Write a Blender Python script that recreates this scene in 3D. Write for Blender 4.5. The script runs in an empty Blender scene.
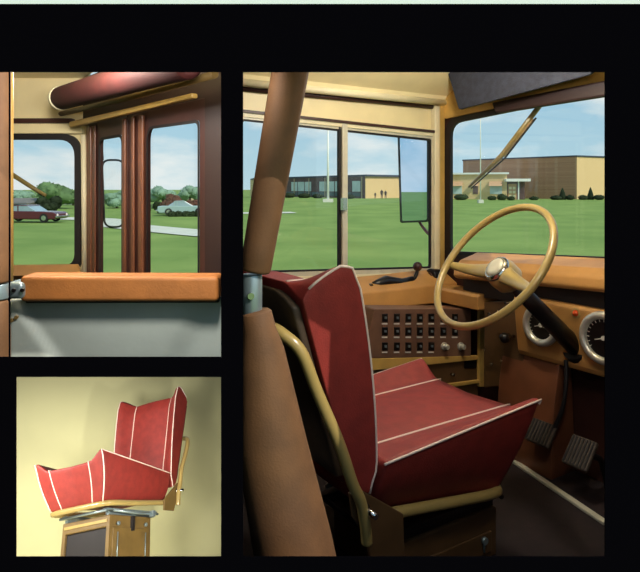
import bpy, bmesh, math, random
from mathutils import Vector, Matrix, noise
random.seed(7)
C = bpy.context.scene.collection
F, HZ, E = 620.0, 188.0, 2.6
V = Vector
Z = V((0, 0, 1))

# ------------------------------------------------------------------ helpers
def P(px, py, Y):
    return V(((px-320)/F*Y, Y, E-(py-HZ)/F*Y))

class Plane:
    """vertical plane through a, horizontal direction u, normal n (towards the room)"""
    def __init__(s, a, b, n_sign=1, off=0.0):
        s.a = V(a); s.u = (V(b)-V(a)); s.u.z = 0; s.u.normalize()
        s.n = V((s.u.y, -s.u.x, 0))*n_sign
        s.a = s.a+s.n*off
    def hit(s, px, py):
        d = V(((px-320)/F, 1, -(py-HZ)/F)); o = V((0, 0, E))
        t = (s.a-o).dot(s.n)/d.dot(s.n)
        return o+d*t
    def shifted(s, off):
        q = Plane(s.a, s.a+s.u); q.n = s.n.copy(); q.a = s.a+s.n*off
        return q
    def at(s, t, z, off=0):
        p = s.a+s.u*t+s.n*off
        return V((p.x, p.y, E+z))

ORG = {}
def srgb(c):
    return [((v/255)/12.92 if v/255 <= .04045 else ((v/255+.055)/1.055)**2.4) for v in c]

class MB:
    def __init__(s): s.v = []; s.f = []; s.sm = []
    def add(s, vs, fs, smooth=False):
        b = len(s.v); s.v += [V(p) for p in vs]
        s.f += [tuple(i+b for i in f) for f in fs]; s.sm += [smooth]*len(fs)
        return s
    def prism(s, poly, off, smooth=False):
        n = len(poly); off = V(off)
        vs = [V(p) for p in poly]+[V(p)+off for p in poly]
        fs = [tuple(range(n)), tuple(range(2*n-1, n-1, -1))]
        fs += [(i, (i+1) % n, n+(i+1) % n, n+i) for i in range(n)]
        return s.add(vs, fs, smooth)
    def ring(s, outer, inner, off):
        n = len(outer); off = V(off)
        vs = list(outer)+list(inner)+[V(p)+off for p in outer]+[V(p)+off for p in inner]
        fs = []
        for i in range(n):
            j = (i+1) % n
            fs += [(i, j, n+j, n+i), (2*n+j, 2*n+i, 3*n+i, 3*n+j), (j, i, 2*n+i, 2*n+j), (n+i, n+j, 3*n+j, 3*n+i)]
        return s.add(vs, fs)
    def box(s, c, size, ux=V((1, 0, 0)), uy=None, uz=Z):
        c = V(c); ux = V(ux).normalized(); uz = V(uz).normalized()
        uy = V(uy).normalized() if uy else uz.cross(ux)
        vs = [c+ux*(size[0]*.5*a)+uy*(size[1]*.5*b)+uz*(size[2]*.5*d) for a in (-1, 1) for b in (-1, 1) for d in (-1, 1)]
        return s.add(vs, [(0, 1, 3, 2), (4, 6, 7, 5), (0, 4, 5, 1), (2, 3, 7, 6), (0, 2, 6, 4), (1, 5, 7, 3)])
    def tube(s, path, r, n=10, closed=False, smooth=True):
        path = [V(p) for p in path]; m = len(path)
        rs = r if isinstance(r, (list, tuple)) else [r]*m
        def tan(i):
            if closed: return (path[(i+1) % m]-path[i-1]).normalized()
            return (path[min(i+1, m-1)]-path[max(i-1, 0)]).normalized()
        t = tan(0); x = t.orthogonal().normalized(); rings = []
        vs = []
        for i in range(m):
            t2 = tan(i); x = (x-t2*x.dot(t2)).normalized(); y = t2.cross(x)
            for k in range(n):
                a = 2*math.pi*k/n
                vs.append(path[i]+(x*math.cos(a)+y*math.sin(a))*rs[i])
        fs = []
        for i in range(m if closed else m-1):
            j = (i+1) % m
            for k in range(n):
                l = (k+1) % n
                fs.append((i*n+k, i*n+l, j*n+l, j*n+k))
        b = len(s.f); s.add(vs, fs, smooth)
        if not closed:
            s.add([vs[k] for k in range(n)], [tuple(range(n-1, -1, -1))])
            s.add([vs[(m-1)*n+k] for k in range(n)], [tuple(range(n))])
        return s
    def cyl(s, p0, p1, r0, r1=None, n=24):
        return s.tube([p0, p1], [r0, r0 if r1 is None else r1], n)
    def sphere(s, c, r, nu=12, nv=8, jit=0.0, seed=0, scale=(1, 1, 1)):
        vs = []; fs = []; c = V(c)
        for j in range(nv+1):
            th = math.pi*j/nv
            for i in range(nu):
                ph = 2*math.pi*i/nu
                d = V((math.sin(th)*math.cos(ph), math.sin(th)*math.sin(ph), math.cos(th)))
                k = 1+jit*noise.noise(d*2.2+V((seed*3.1, seed, 0)))
                vs.append(c+V((d.x*scale[0], d.y*scale[1], d.z*scale[2]))*r*k)
        for j in range(nv):
            for i in range(nu):
                l = (i+1) % nu
                fs.append((j*nu+i, (j+1)*nu+i, (j+1)*nu+l, j*nu+l))
        return s.add(vs, fs, True)
    def cubegrid(s, nu, nv, nw, fn, smooth=True):
        idx = {}; vs = []; fs = []
        def g(i, j, k):
            if (i, j, k) not in idx:
                idx[(i, j, k)] = len(vs); vs.append(V(fn(i/nu, j/nv, k/nw)))
            return idx[(i, j, k)]
        for i in range(nu):
            for j in range(nv):
                for k in (0, nw): fs.append((g(i, j, k), g(i+1, j, k), g(i+1, j+1, k), g(i, j+1, k)))
        for i in range(nu):
            for k in range(nw):
                for j in (0, nv): fs.append((g(i, j, k), g(i+1, j, k), g(i+1, j, k+1), g(i, j, k+1)))
        for j in range(nv):
            for k in range(nw):
                for i in (0, nu): fs.append((g(i, j, k), g(i, j+1, k), g(i, j+1, k+1), g(i, j, k+1)))
        return s.add(vs, fs, smooth)
    def build(s, name, mat, parent=None, bevel=0, seg=2, angle=35):
        if parent is not None: org = ORG[parent.name]
        else:
            xs = [p.x for p in s.v]; ys = [p.y for p in s.v]; zs = [p.z for p in s.v]
            org = V(((min(xs)+max(xs))/2, (min(ys)+max(ys))/2, min(zs)))
        me = bpy.data.meshes.new(name)
        me.from_pydata([p-org for p in s.v], [], s.f)
        for p, sm in zip(me.polygons, s.sm): p.use_smooth = sm
        b = bmesh.new(); b.from_mesh(me)
        bmesh.ops.remove_doubles(b, verts=b.verts, dist=1e-6)
        bmesh.ops.recalc_face_normals(b, faces=b.faces)
        b.to_mesh(me); b.free()
        me.materials.append(mat)
        o = bpy.data.objects.new(name, me); C.objects.link(o)
        if parent is None: o.location = org
        else: o.parent = parent
        ORG[o.name] = org
        if bevel:
            m = o.modifiers.new('bevel', 'BEVEL'); m.width = bevel; m.segments = seg
            m.limit_method = 'ANGLE'; m.angle_limit = math.radians(angle); m.use_clamp_overlap = True
        return o

def thing(name, label, cat, base=(0, 0, 0), group=None):
    o = bpy.data.objects.new(name, None); C.objects.link(o)
    o.empty_display_size = .05
    o.location = V(base); ORG[o.name] = V(base)
    return tag(o, label, cat, group)
def tag(o, label, cat, group=None):
    o['label'] = label; o['category'] = cat
    if group: o['group'] = group
    return o
def struct(o):
    o['kind'] = 'structure'; return o
def sroot(name, base=(0, 0, 0)):
    o = bpy.data.objects.new(name, None); C.objects.link(o); o.location = V(base); ORG[o.name] = V(base)
    o.empty_display_size = .05
    return struct(o)

def rq(pts, r, n=5):
    """quad (or polygon) with rounded corners, r per corner or one value"""
    m = len(pts); out = []
    for i in range(m):
        p = V(pts[i]); a = (V(pts[i-1])-p); b = (V(pts[(i+1) % m])-p)
        ri = r[i] if isinstance(r, (list, tuple)) else r
        p0 = p+a.normalized()*ri; p2 = p+b.normalized()*ri
        for k in range(n+1):
            t = k/n
            q = p0*(1-t)**2+p*2*t*(1-t)+p2*t*t
            out.append(q)
    return out
def smooth(a, b, x):
    t = min(1, max(0, (x-a)/(b-a))); return t*t*(3-2*t)
def lerp(a, b, t): return a+(b-a)*t
def bez(pts, n=6):
    """Catmull-Rom through points"""
    pts = [V(p) for p in pts]; out = []
    for i in range(len(pts)-1):
        p0 = pts[max(i-1, 0)]; p1 = pts[i]; p2 = pts[i+1]; p3 = pts[min(i+2, len(pts)-1)]
        for k in range(n):
            t = k/n
            out.append(.5*((2*p1)+(p2-p0)*t+(2*p0-5*p1+4*p2-p3)*t*t+(3*p1-p0-3*p2+p3)*t**3))
    return out+[pts[-1]]

# ------------------------------------------------------------------ materials
def mat(name, col, rough=.6, metal=0, var=.0, scale=20, bump=0, bscale=None, spec=.5, col2=None, coat=0):
    m = bpy.data.materials.new(name); m.use_nodes = True
    nt = m.node_tree; b = nt.nodes['Principled BSDF']
    c = srgb(col)
    b.inputs['Roughness'].default_value = rough; b.inputs['Metallic'].default_value = metal
    b.inputs['Specular IOR Level'].default_value = spec
    if coat: b.inputs['Coat Weight'].default_value = coat; b.inputs['Coat Roughness'].default_value = .15
    tc = nt.nodes.new('ShaderNodeTexCoord')
    nz = nt.nodes.new('ShaderNodeTexNoise'); nz.inputs['Scale'].default_value = scale; nz.inputs['Detail'].default_value = 5
    nt.links.new(tc.outputs['Object'], nz.inputs['Vector'])
    rp = nt.nodes.new('ShaderNodeValToRGB')
    c2 = srgb(col2) if col2 else [x*(1-var) for x in c]
    c1 = c if col2 else [min(1, x*(1+var)) for x in c]
    rp.color_ramp.elements[0].color = (*c2, 1); rp.color_ramp.elements[1].color = (*c1, 1)
    rp.color_ramp.elements[0].position = .35; rp.color_ramp.elements[1].position = .65
    nt.links.new(nz.outputs['Fac'], rp.inputs['Fac']); nt.links.new(rp.outputs['Color'], b.inputs['Base Color'])
    if bump:
        n2 = nt.nodes.new('ShaderNodeTexNoise'); n2.inputs['Scale'].default_value = bscale or scale*6
        nt.links.new(tc.outputs['Object'], n2.inputs['Vector'])
        bp = nt.nodes.new('ShaderNodeBump'); bp.inputs['Strength'].default_value = bump; bp.inputs['Distance'].default_value = .004
        nt.links.new(n2.outputs['Fac'], bp.inputs['Height']); nt.links.new(bp.outputs['Normal'], b.inputs['Normal'])
    return m
def glass_mat():
    m = bpy.data.materials.new('window_glass'); m.use_nodes = True; nt = m.node_tree
    nt.nodes.remove(nt.nodes['Principled BSDF'])
    out = nt.nodes['Material Output']
    tr = nt.nodes.new('ShaderNodeBsdfTransparent'); tr.inputs['Color'].default_value = (.985, .99, .985, 1)
    gl = nt.nodes.new('ShaderNodeBsdfGlossy'); gl.inputs['Roughness'].default_value = .02
    mx = nt.nodes.new('ShaderNodeMixShader'); mx.inputs['Fac'].default_value = .025
    nt.links.new(tr.outputs[0], mx.inputs[1]); nt.links.new(gl.outputs[0], mx.inputs[2]); nt.links.new(mx.outputs[0], out.inputs['Surface'])
    return m
def brick_mat(name, c1, c2, mortar, sc=1.0):
    m = bpy.data.materials.new(name); m.use_nodes = True; nt = m.node_tree; b = nt.nodes['Principled BSDF']
    b.inputs['Roughness'].default_value = .9
    tc = nt.nodes.new('ShaderNodeTexCoord'); sp = nt.nodes.new('ShaderNodeSeparateXYZ'); cb = nt.nodes.new('ShaderNodeCombineXYZ')
    ad = nt.nodes.new('ShaderNodeMath'); ad.operation = 'ADD'
    nt.links.new(tc.outputs['Object'], sp.inputs[0]); nt.links.new(sp.outputs['X'], ad.inputs[0]); nt.links.new(sp.outputs['Y'], ad.inputs[1])
    nt.links.new(ad.outputs[0], cb.inputs['X']); nt.links.new(sp.outputs['Z'], cb.inputs['Y'])
    br = nt.nodes.new('ShaderNodeTexBrick'); br.inputs['Scale'].default_value = sc
    br.inputs['Color1'].default_value = (*srgb(c1), 1); br.inputs['Color2'].default_value = (*srgb(c2), 1); br.inputs['Mortar'].default_value = (*srgb(mortar), 1)
    nt.links.new(cb.outputs[0], br.inputs['Vector']); nt.links.new(br.outputs['Color'], b.inputs['Base Color'])
    return m

M = {}
M['black'] = mat('black_board', (7, 6, 9), 1, spec=0)
M['white'] = mat('white_board', (232, 236, 228), .8, var=.02)
M['cream'] = mat('cream_paint', (240, 222, 172), .45, var=.05, scale=8, bump=.1, bscale=30)
M['cream_trim'] = mat('pale_cream_paint', (232, 220, 182), .4, var=.05, scale=10)
M['ochre'] = mat('ochre_paint', (200, 160, 84), .45, var=.1, scale=14)
M['tan'] = mat('tan_paint', (190, 138, 76), .42, var=.08, scale=12, bump=.1)
M['tan_gloss'] = mat('tan_enamel', (166, 142, 84), .3, var=.05, scale=14, coat=.3)
M['red'] = mat('maroon_vinyl', (136, 42, 34), .6, var=.12, scale=26, bump=.25, bscale=260)
M['redback'] = mat('dark_brown_vinyl', (62, 48, 34), .6, var=.15, scale=30, bump=.2, bscale=200)
M['piping'] = mat('white_piping', (228, 205, 190), .5)
M['brown_pad'] = mat('brown_padding_vinyl', (100, 66, 36), .75, var=.14, scale=24, bump=.12, bscale=240)
M['orange_pad'] = mat('orange_brown_padding', (166, 102, 48), .6, var=.12, scale=16, bump=.2, bscale=200)
M['maroon_pad'] = mat('dark_maroon_padding', (66, 21, 19), .7, var=.15, scale=18, bump=.2, bscale=200)
M['brown'] = mat('brown_enamel', (112, 66, 42), .4, var=.12, scale=12)
M['brown_dk'] = mat('dark_brown_enamel', (62, 34, 28), .45, var=.15, scale=12)
M['olive'] = mat('olive_brown_metal', (112, 88, 46), .5, var=.12, scale=16)
M['rubber'] = mat('black_rubber', (26, 20, 20), .6, var=.1)
M['black_metal'] = mat('black_enamel', (22, 18, 18), .35)
M['floor'] = mat('dark_rubber_floor', (30, 16, 18), .8, var=.3, scale=30)
M['pad_rubber'] = mat('pedal_rubber', (78, 66, 56), .7, var=.2, scale=60, bump=.6, bscale=160)
M['chrome'] = mat('chrome', (200, 200, 195), .18, 1)
M['bright_rim'] = mat('bright_chrome_rim', (226, 222, 208), .3, .6)
M['steel'] = mat('grey_steel', (150, 165, 168), .35, .6, var=.06)
M['alu'] = mat('window_aluminium', (206, 200, 178), .4, .1, var=.06, scale=20)
M['grey_panel'] = mat('blue_grey_panel', (172, 178, 170), .6, var=.09, scale=5, bump=.1, bscale=60)
M['visor'] = mat('dark_slate_vinyl', (46, 49, 62), .8, var=.2, scale=40, bump=.3, bscale=160)
M['dial'] = mat('black_dial', (18, 16, 16), .3)
M['white_mark'] = mat('white_marking', (225, 215, 200), .5)
M['amber'] = mat('amber_lens', (220, 80, 30), .25)
M['switch_panel'] = mat('brown_switch_panel', (112, 80, 62), .45, var=.1, scale=20)
M['backdrop'] = mat('pale_green_paper', (226, 221, 168), .9, var=.035, scale=2.5, spec=.1)
M['mirror'] = mat('mirror_glass', (200, 222, 245), .01, 1)
M['glass'] = glass_mat()
M['red_paint'] = mat('red_paint', (150, 50, 35), .5)
M['grass'] = mat('lawn_grass', (132, 154, 82), .95, scale=.25, col2=(112, 138, 70), bump=.6, bscale=6, spec=.1)
M['concrete'] = mat('pale_concrete', (205, 205, 190), .9, var=.05, scale=1, spec=.1)
M['brick_tan'] = brick_mat('tan_brick', (222, 190, 136), (212, 176, 120), (226, 204, 160), 2)
M['brick_brown'] = brick_mat('brown_brick', (184, 136, 102), (162, 116, 86), (190, 152, 120), 2)
M['roof_blue'] = mat('dark_blue_roof_edge', (58, 66, 84), .6)
M['bld_glass'] = mat('dark_school_glass', (70, 92, 96), .3, var=.2, scale=.6)
M['bld_spandrel'] = mat('dark_spandrel', (98, 76, 74), .7, var=.2, scale=1)
M['pale_glass'] = mat('pale_blind_glass', (186, 202, 198), .4, var=.1, scale=.8)
M['white_pole'] = mat('white_pole_paint', (236, 236, 226), .5)
M['canvas'] = mat('tan_canvas', (196, 156, 116), .8)
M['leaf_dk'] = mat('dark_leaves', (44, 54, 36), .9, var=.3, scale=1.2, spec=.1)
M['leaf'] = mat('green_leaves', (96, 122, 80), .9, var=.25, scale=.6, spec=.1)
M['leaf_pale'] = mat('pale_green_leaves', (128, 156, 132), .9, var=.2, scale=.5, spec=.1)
M['leaf_red'] = mat('reddish_leaves', (96, 66, 56), .9, var=.25, scale=.7, spec=.1)
M['bark'] = mat('bark', (84, 62, 48), .9)
M['car_maroon'] = mat('maroon_car_paint', (86, 22, 34), .25, var=.05, coat=.5)
M['car_pale'] = mat('pale_aqua_car_paint', (150, 176, 170), .3, coat=.4)
M['car_glass'] = mat('car_glass', (150, 172, 178), .15, var=.1, scale=1)
M['dark_cloth'] = mat('dark_clothes', (48, 40, 46), .9)
M['maroon_dk'] = mat('dark_maroon_trim', (44, 24, 20), .6)
M['kick'] = mat('olive_brown_enamel', (92, 66, 40), .45, var=.15, scale=14)
M['tyre'] = mat('tyre_rubber', (24, 22, 22), .8)
M['shingle'] = mat('grey_shingles', (116, 112, 104), .9, var=.12, scale=2)
M['house_wall'] = mat('house_wall_paint', (196, 176, 146), .9)

# ------------------------------------------------------------------ world, sun, camera
w = bpy.data.worlds.new('sky'); bpy.context.scene.world = w; w.use_nodes = True
nt = w.node_tree; bg = nt.nodes['Background']
tc = nt.nodes.new('ShaderNodeTexCoord'); sep = nt.nodes.new('ShaderNodeSeparateXYZ')
nt.links.new(tc.outputs['Generated'], sep.inputs[0])
gr = nt.nodes.new('ShaderNodeValToRGB')
gr.color_ramp.elements[0].position = 0; gr.color_ramp.elements[0].color = (*srgb((188, 220, 230)), 1)
gr.color_ramp.elements[1].position = .35; gr.color_ramp.elements[1].color = (*srgb((104, 176, 222)), 1)
nt.links.new(sep.outputs['Z'], gr.inputs['Fac'])
mp = nt.nodes.new('ShaderNodeMapping'); mp.inputs['Scale'].default_value = (3.0, 3.0, 9.0); mp.inputs['Location'].default_value = (1.3, .4, .2)
nt.links.new(tc.outputs['Generated'], mp.inputs['Vector'])
cn = nt.nodes.new('ShaderNodeTexNoise'); cn.inputs['Scale'].default_value = 1.6; cn.inputs['Detail'].default_value = 6; cn.inputs['Roughness'].default_value = .55
nt.links.new(mp.outputs[0], cn.inputs['Vector'])
cr = nt.nodes.new('ShaderNodeValToRGB'); cr.color_ramp.elements[0].position = .43; cr.color_ramp.elements[1].position = .62
nt.links.new(cn.outputs['Fac'], cr.inputs['Fac'])
mx = nt.nodes.new('ShaderNodeMix'); mx.data_type = 'RGBA'
nt.links.new(cr.outputs['Color'], mx.inputs['Factor']); nt.links.new(gr.outputs['Color'], mx.inputs[6])
mx.inputs[7].default_value = (*srgb((232, 240, 240)), 1)
nt.links.new(mx.outputs[2], bg.inputs['Color']); bg.inputs['Strength'].default_value = 1.0

sun = bpy.data.lights.new('sun', 'SUN'); sun.energy = 3.2; sun.angle = .01; sun.color = (1, .95, .84)
so = bpy.data.objects.new('sun', sun); C.objects.link(so)
so.rotation_euler = V((.62, -.66, .75)).to_track_quat('Z', 'Y').to_euler()
def area(name, loc, target, size, power, col=(1, .93, .8)):
    l = bpy.data.lights.new(name, 'AREA'); l.energy = power; l.size = size; l.color = col
    o = bpy.data.objects.new(name, l); C.objects.link(o); o.location = V(loc)
    o.rotation_euler = (V(loc)-V(target)).to_track_quat('Z', 'Y').to_euler()
    return o

cam = bpy.data.cameras.new('camera'); co = bpy.data.objects.new('camera', cam); C.objects.link(co)
co.location = (0, 0, E); co.rotation_euler = (math.radians(90), 0, 0)
cam.sensor_fit = 'HORIZONTAL'; cam.sensor_width = 36; cam.lens = F/640*36; cam.shift_y = -(286-HZ)/640
cam.clip_start = .02; cam.clip_end = 2000
sc = bpy.context.scene; sc.camera = co
vs = sc.view_settings; vs.view_transform = 'Standard'; vs.look = 'None'; vs.gamma = 1; vs.exposure = 0; vs.use_curve_mapping = False

# ------------------------------------------------------------------ black board with its three openings
YW = .95
def front_rect(mb, x0, y0, x1, y1):
    mb.prism([P(x0, y0, YW), P(x1, y0, YW), P(x1, y1, YW), P(x0, y1, YW)], (0, .002, 0))
b = MB()
gz = HZ+E/YW*F
front_rect(b, -900, 4, 1500, 72)
front_rect(b, -900, 557, 1500, gz)
front_rect(b, -900, 72, -40, 557); front_rect(b, 605, 72, 1500, 557); front_rect(b, 221, 72, 243, 557)
front_rect(b, -40, 357, 221, 377); front_rect(b, -40, 377, 16, 557); front_rect(b, 8.6, 72, 9.8, 357)
struct(b.build('wall_front', M['black']))
b = MB(); front_rect(b, -900, -270, 1500, 3.9)
struct(b.build('wall_upper', M['white']))

# ------------------------------------------------------------------ ground outside
def gz_at(x, y):
    return .62*smooth(40, 110, y)*smooth(-24, -9, x)
xs = [-400, -200, -120, -80, -60, -45, -36, -30, -26, -22, -18, -15, -12, -9, -6, 0, 8, 20, 40, 70, 120, 250, 400]
ys = [-30, 0, 4, 10, 20, 30, 40, 48, 55, 62, 70, 78, 86, 95, 105, 115, 140, 180, 260, 500, 900]
b = MB(); vsx = [V((x, y, gz_at(x, y))) for y in ys for x in xs]; n = len(xs)
b.add(vsx, [(j*n+i, j*n+i+1, (j+1)*n+i+1, (j+1)*n+i) for j in range(len(ys)-1) for i in range(n-1)], True)
g = b.build('ground', M['grass']); struct(g)
def strip(name, pts, width, m):
    b = MB(); path = bez([V((p[0], p[1], 0)) for p in pts], 8); L = []; R = []
    for i, p in enumerate(path):
        t = (path[min(i+1, len(path)-1)]-path[max(i-1, 0)]).normalized(); s = V((-t.y, t.x, 0))*width*.5
        for q, l in ((p+s, L), (p-s, R)): l.append(V((q.x, q.y, gz_at(q.x, q.y)+.05)))
    k = len(L); b.add(L+R, [(i, i+1, k+i+1, k+i) for i in range(k-1)], True)
    return struct(b.build(name, m))
strip('road', [(-60, 56.5), (-30, 53.5), (-19, 51), (-14, 43), (-9, 37.5), (-5.5, 34)], 3.2, M['concrete'])
strip('path', [(-10, 60), (-6, 60.5), (-2.6, 61.5)], 2.6, M['concrete'])

# ------------------------------------------------------------------ driver seat
def make_seat(label, base, rot, ped_h, group, Ls=.538, rec=0.0, hs=1.0, b0=.03, b1=-.078, r0=.05, r1=-.075, wd=.236, dz=0.0, front_piping=False, low=-.085, tz=1.0, tx=0.0, slide='black_metal', ped='kick'):
    def cushF(u, v, w):
        s = 2*v-1; a = abs(s); sg = 1 if s >= 0 else -1
        wt = wd+.012*u; wb = .165
        hc = .175+.012*u; ho = .178+.058*u
        k = smooth(.6, 1, a)
        top = hc+(ho-hc)*k+.014*(1-min(1, a/.62)**2)*math.sin(math.pi*min(1, .25+u*.75))
        bot = b0+b1*u
        z = lerp(bot, top, w)
        y = sg*a*(lerp(wb, wt, w)+.012*math.sin(math.pi*w))
        x = u*Ls-.085*(1-w)*u**3+.012*a*u**4*w-.018*(1-a)*u**4
        return V((x, y, z))
    def backF(u, v, w):
        s = 2*v-1; a = abs(s); sg = 1 if s >= 0 else -1
        k = smooth(.58, 1, a)
        ztop = .605+k*(lerp(-.03, .052, u**.6)-.019*smooth(.76, 1, u))
        z = lerp(lerp(.135, .10, u**.5), ztop, w)
        xb = -.072-.140*w
        xo = -.002-.072*w**2.0-.011*smooth(.9, 1, w)-.02*smooth(.12, 0, w)
        xc = xo-.022-.04*math.sin(min(1, w*1.3)*math.pi/2)
        xf = lerp(xc, xo, k)+.012*(1-min(1, a/.6)**2)
        x = lerp(xb, xf, u)+rec*w
        y = sg*a*(lerp(.198, .216, w)+.01*u)
        return V((x, y, .1+(z-.1)*hs))
    root = thing('driver_seat', label, 'seat', (0, 0, 0), group)
    cu = MB().cubegrid(16, 24, 8, cushF).build('seat_cushion', M['red'], root, .012, 3)
    bk = MB().cubegrid(8, 24, 22, backF).build('backrest', M['red'], root, .014, 3)
    for par, fn, lines in ((cu, cushF, [[(u/20, v, 1) for u in range(0, 21)]+[(1, v, w/8) for w in range(7, -1, -1)] for v in (.21, .79)]+
                            [[(u/20, v, .972) for u in range(0, 21)]+([(.995, v, w/8) for w in range(7, -1, -1)] if front_piping else [(.995, v, .93)]) for v in (.0, 1)]),
                           (bk, backF, [[(1, v, w/22) for w in range(23)]+[(u/8, v, 1) for u in range(7, 0, -1)] for v in (.2, .8, .004, .996)])):
        for ln in lines:
            pts = [fn(*t) for t in ln]
            o = MB().tube(pts, .0031, 8).build('piping', M['piping'], par)
            o['label'] = 'thin white piping'
    def pan(u, v, w):
        p = backF(0, .03+.94*v, .03+.93*w); return p+V((-.022*(1-u)-.003, 0, 0))
    MB().cubegrid(1, 10, 12, pan).build('back_panel', M['redback'], root, .006, 2)
    half = [(-.045, -.226, .0), (-.05, -.228, .035), (-.064, -.229, .10), (-.088, -.229, .15), (-.125, -.229, .25), (-.183, -.229, .375), (-.220, -.224, .465), (-.247, -.195, .50), (-.253, -.13, .51), (-.254, 0, .51)]
    half = [(x+rec*max(0, z-.1)*2+tx*min(1, max(0, z)*4), y, z*tz) for x, y, z in half]
    full = half+[(x, -y, z) for x, y, z in half[-2::-1]]
    MB().tube(bez(full, 6), .0135, 12).build('back_tube', M['tan_gloss'], root)
    zr = lambda x: r0+r1*x/Ls-.018
    e = max(-.01, Ls-.578)
    rail = [(.05, -.19, zr(.05)), (.28, -.19, zr(.28)), (.425+e, -.185, zr(.42)), (.47+e, -.165, zr(.46)), (.482+e, -.12, zr(.47)), (.484+e, 0, zr(.47))]
    rail = rail+[(x, -y, z) for x, y, z in rail[-2::-1]]
    MB().tube(bez(rail, 6), .0145, 12).build('seat_rail', M['tan_gloss'], root)
    for s in (-1, 1):
        hp = MB().prism([(x, s*.205, z) for x, z in ((-.085, .12), (-.06, .125), (.075, .028), (.08, low), (-.02, low), (-.035, .0), (-.075, .06))], (0, s*.010, 0)).build('hinge_plate', M[ped], root, .003)
        MB().cyl((-.05, s*.21, .08), (-.045, s*.262, .076), .007).cyl((-.05, s*.212, .08), (-.05, s*.226, .08), .013).build('bolt', M['chrome'], hp)
    sl = MB()
    for s in (-1, 1):
        sl.box((.27, s*.13, -.066+dz), (.44, .03, .012)); sl.box((.27, s*.13, -.083+dz), (.40, .022, .014))
    sl.tube([(.50, -.15, -.072+dz), (.50, .15, -.072+dz)], .007); sl.tube([(.06, -.15, -.07+dz), (.06, .15, -.07+dz)], .007)
    sl.build('slide_rail', M[slide], root)
    MB().tube([(.47, .17, -.075+dz), (.30, .19, -.085+dz), (.12, .20, -.085+dz)], .006).box((.17, .2, -.085+dz), (.02, .025, .03)).build('adjusting_lever', M['steel'], root)
    z1, z0 = -.092+dz, -.092-ped_h
    x0, x1, yy = .115, .475, .15
    pd = MB().box(((x0+x1)/2-.01, 0, (z0+z1)/2), (x1-x0-.02, 2*yy, z1-z0))
    pd.ring([(x1-.02, -yy, z0), (x1-.02, yy, z0), (x1-.02, yy, z1), (x1-.02, -yy, z1)],
            [(x1-.02, -yy+.02, z0+.03), (x1-.02, yy-.02, z0+.03), (x1-.02, yy-.02, z1-.055), (x1-.02, -yy+.02, z1-.055)], (.02, 0, 0))
    pd = pd.build('pedestal', M[ped], root, .004)
    MB().box((x1-.017, 0, (z0+z1)/2-.012), (.004, 2*yy-.042, z1-z0-.088)).build('recess_panel', M['rubber'], pd)
    MB().box((x1+.002, 0, z1-.026), (.006, 2*yy-.03, .014)).build('trim_strip', M['tan_gloss'], pd)
    for s in (-1, 1):
        sp = MB().box(((x0+x1)/2, s*(yy+.003), (z0+z1)/2-.02), (x1-x0-.05, .006, z1-z0-.08)).build('side_panel', M[ped], pd, .002)
        for xx in (x0+.06, x1-.06):
            MB().cyl((xx, s*(yy+.006), z1-.075+dz), (xx, s*(yy+.016), z1-.075+dz), .010, n=10).tube([(xx, s*(yy+.010), z1-.08), (xx, s*(yy+.010), max(z1-.24, z0+.03))], .003, 6).build('bolt', M['steel'], sp)
    MB().box((.29, .157, -.13+dz), (.02, .016, .07)).build('latch', M['rubber'], pd)
    root.rotation_euler = rot.to_euler(); root.location = V(base)
    return root

fwd = V((.842, .539, 0)).normalized(); lft = V((-.539, .842, 0)).normalized()
S0 = V((.020, 1.627, E-.82))+lft*.014+fwd*.014
yaw = math.atan2(fwd.y, fwd.x)
FLOOR = E-1.05
make_seat('maroon driver seat with white piping facing the steering wheel', S0, Matrix.Rotation(yaw, 3, 'Z'), S0.z-.092-FLOOR, 'maroon driver seats')

# ------------------------------------------------------------------ cab: planes of the bus body
A = V((-.292, 2.35, E)); B = V((.566, 2.9, E))
S = Plane(A, B)                       # side wall, normal towards camera
if S.n.dot(V((0, -1, 0))) < 0: S.n = -S.n
Bw = V((.566+.55*1.4, 2.9-.858*1.4, E))
W = Plane(B, Bw)
if W.n.dot(V((0, -1, 0))) < 0 and W.n.x > 0: W.n = -W.n
W.n = V((-S.u.x, -S.u.y, 0))          # inward = backwards
TS = (B-A).length
tl = (S.hit(236, 188)-S.a).dot(S.u)
def zq(pl, pts, r=None):
    return [pl.at(t, z) for t, z in pts]

# side wall (ring round the sliding window)
wo = [S.hit(238, 113), S.hit(437, 134.5), S.hit(437, 275), S.hit(238, 282)]
wi = [S.hit(240.5, 119), S.hit(430, 139), S.hit(430, 268), S.hit(240.5, 273)]
out = [S.at(tl, .39), S.at(TS, .39), S.at(TS, -.50), S.at(tl, -.50)]
b = MB(); b.ring(rq(out, .002, 3), rq(wo, .004, 3), -S.n*.03)
struct(b.build('wall_left', M['cream']))
b = MB(); b.prism([S.at(tl, -.50), S.at(TS, -.50), S.at(TS, -1.05), S.at(tl, -1.05)], -S.n*.03); struct(b.build('wall_left_lower', M['brown_dk']))
win = sroot('window_1', S.at(.5, -.36))
MB().ring(rq(wo, .004, 5), rq(wi, .012, 5), S.n*.012-S.n*.0).build('window_frame', M['alu'], win)
MB().ring(rq([S.shifted(.013).hit(*p) for p in ((238, 112), (438, 133), (438, 276), (238, 283))], .003, 2), rq([S.shifted(.013).hit(*p) for p in ((239, 116.5), (434, 136.5), (434, 272), (239, 278.5))], .003, 2), S.n*.006).build('inner_trim', M['cream_trim'], win)
gsk = MB().ring(rq(wi, .012, 5), rq([S.hit(*p) for p in ((242, 121), (428.3, 141), (428.3, 266.3), (242, 271))], .012, 5), S.n*.008).build('gasket', M['rubber'], win)
Sg = S.shifted(-.012)
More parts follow.
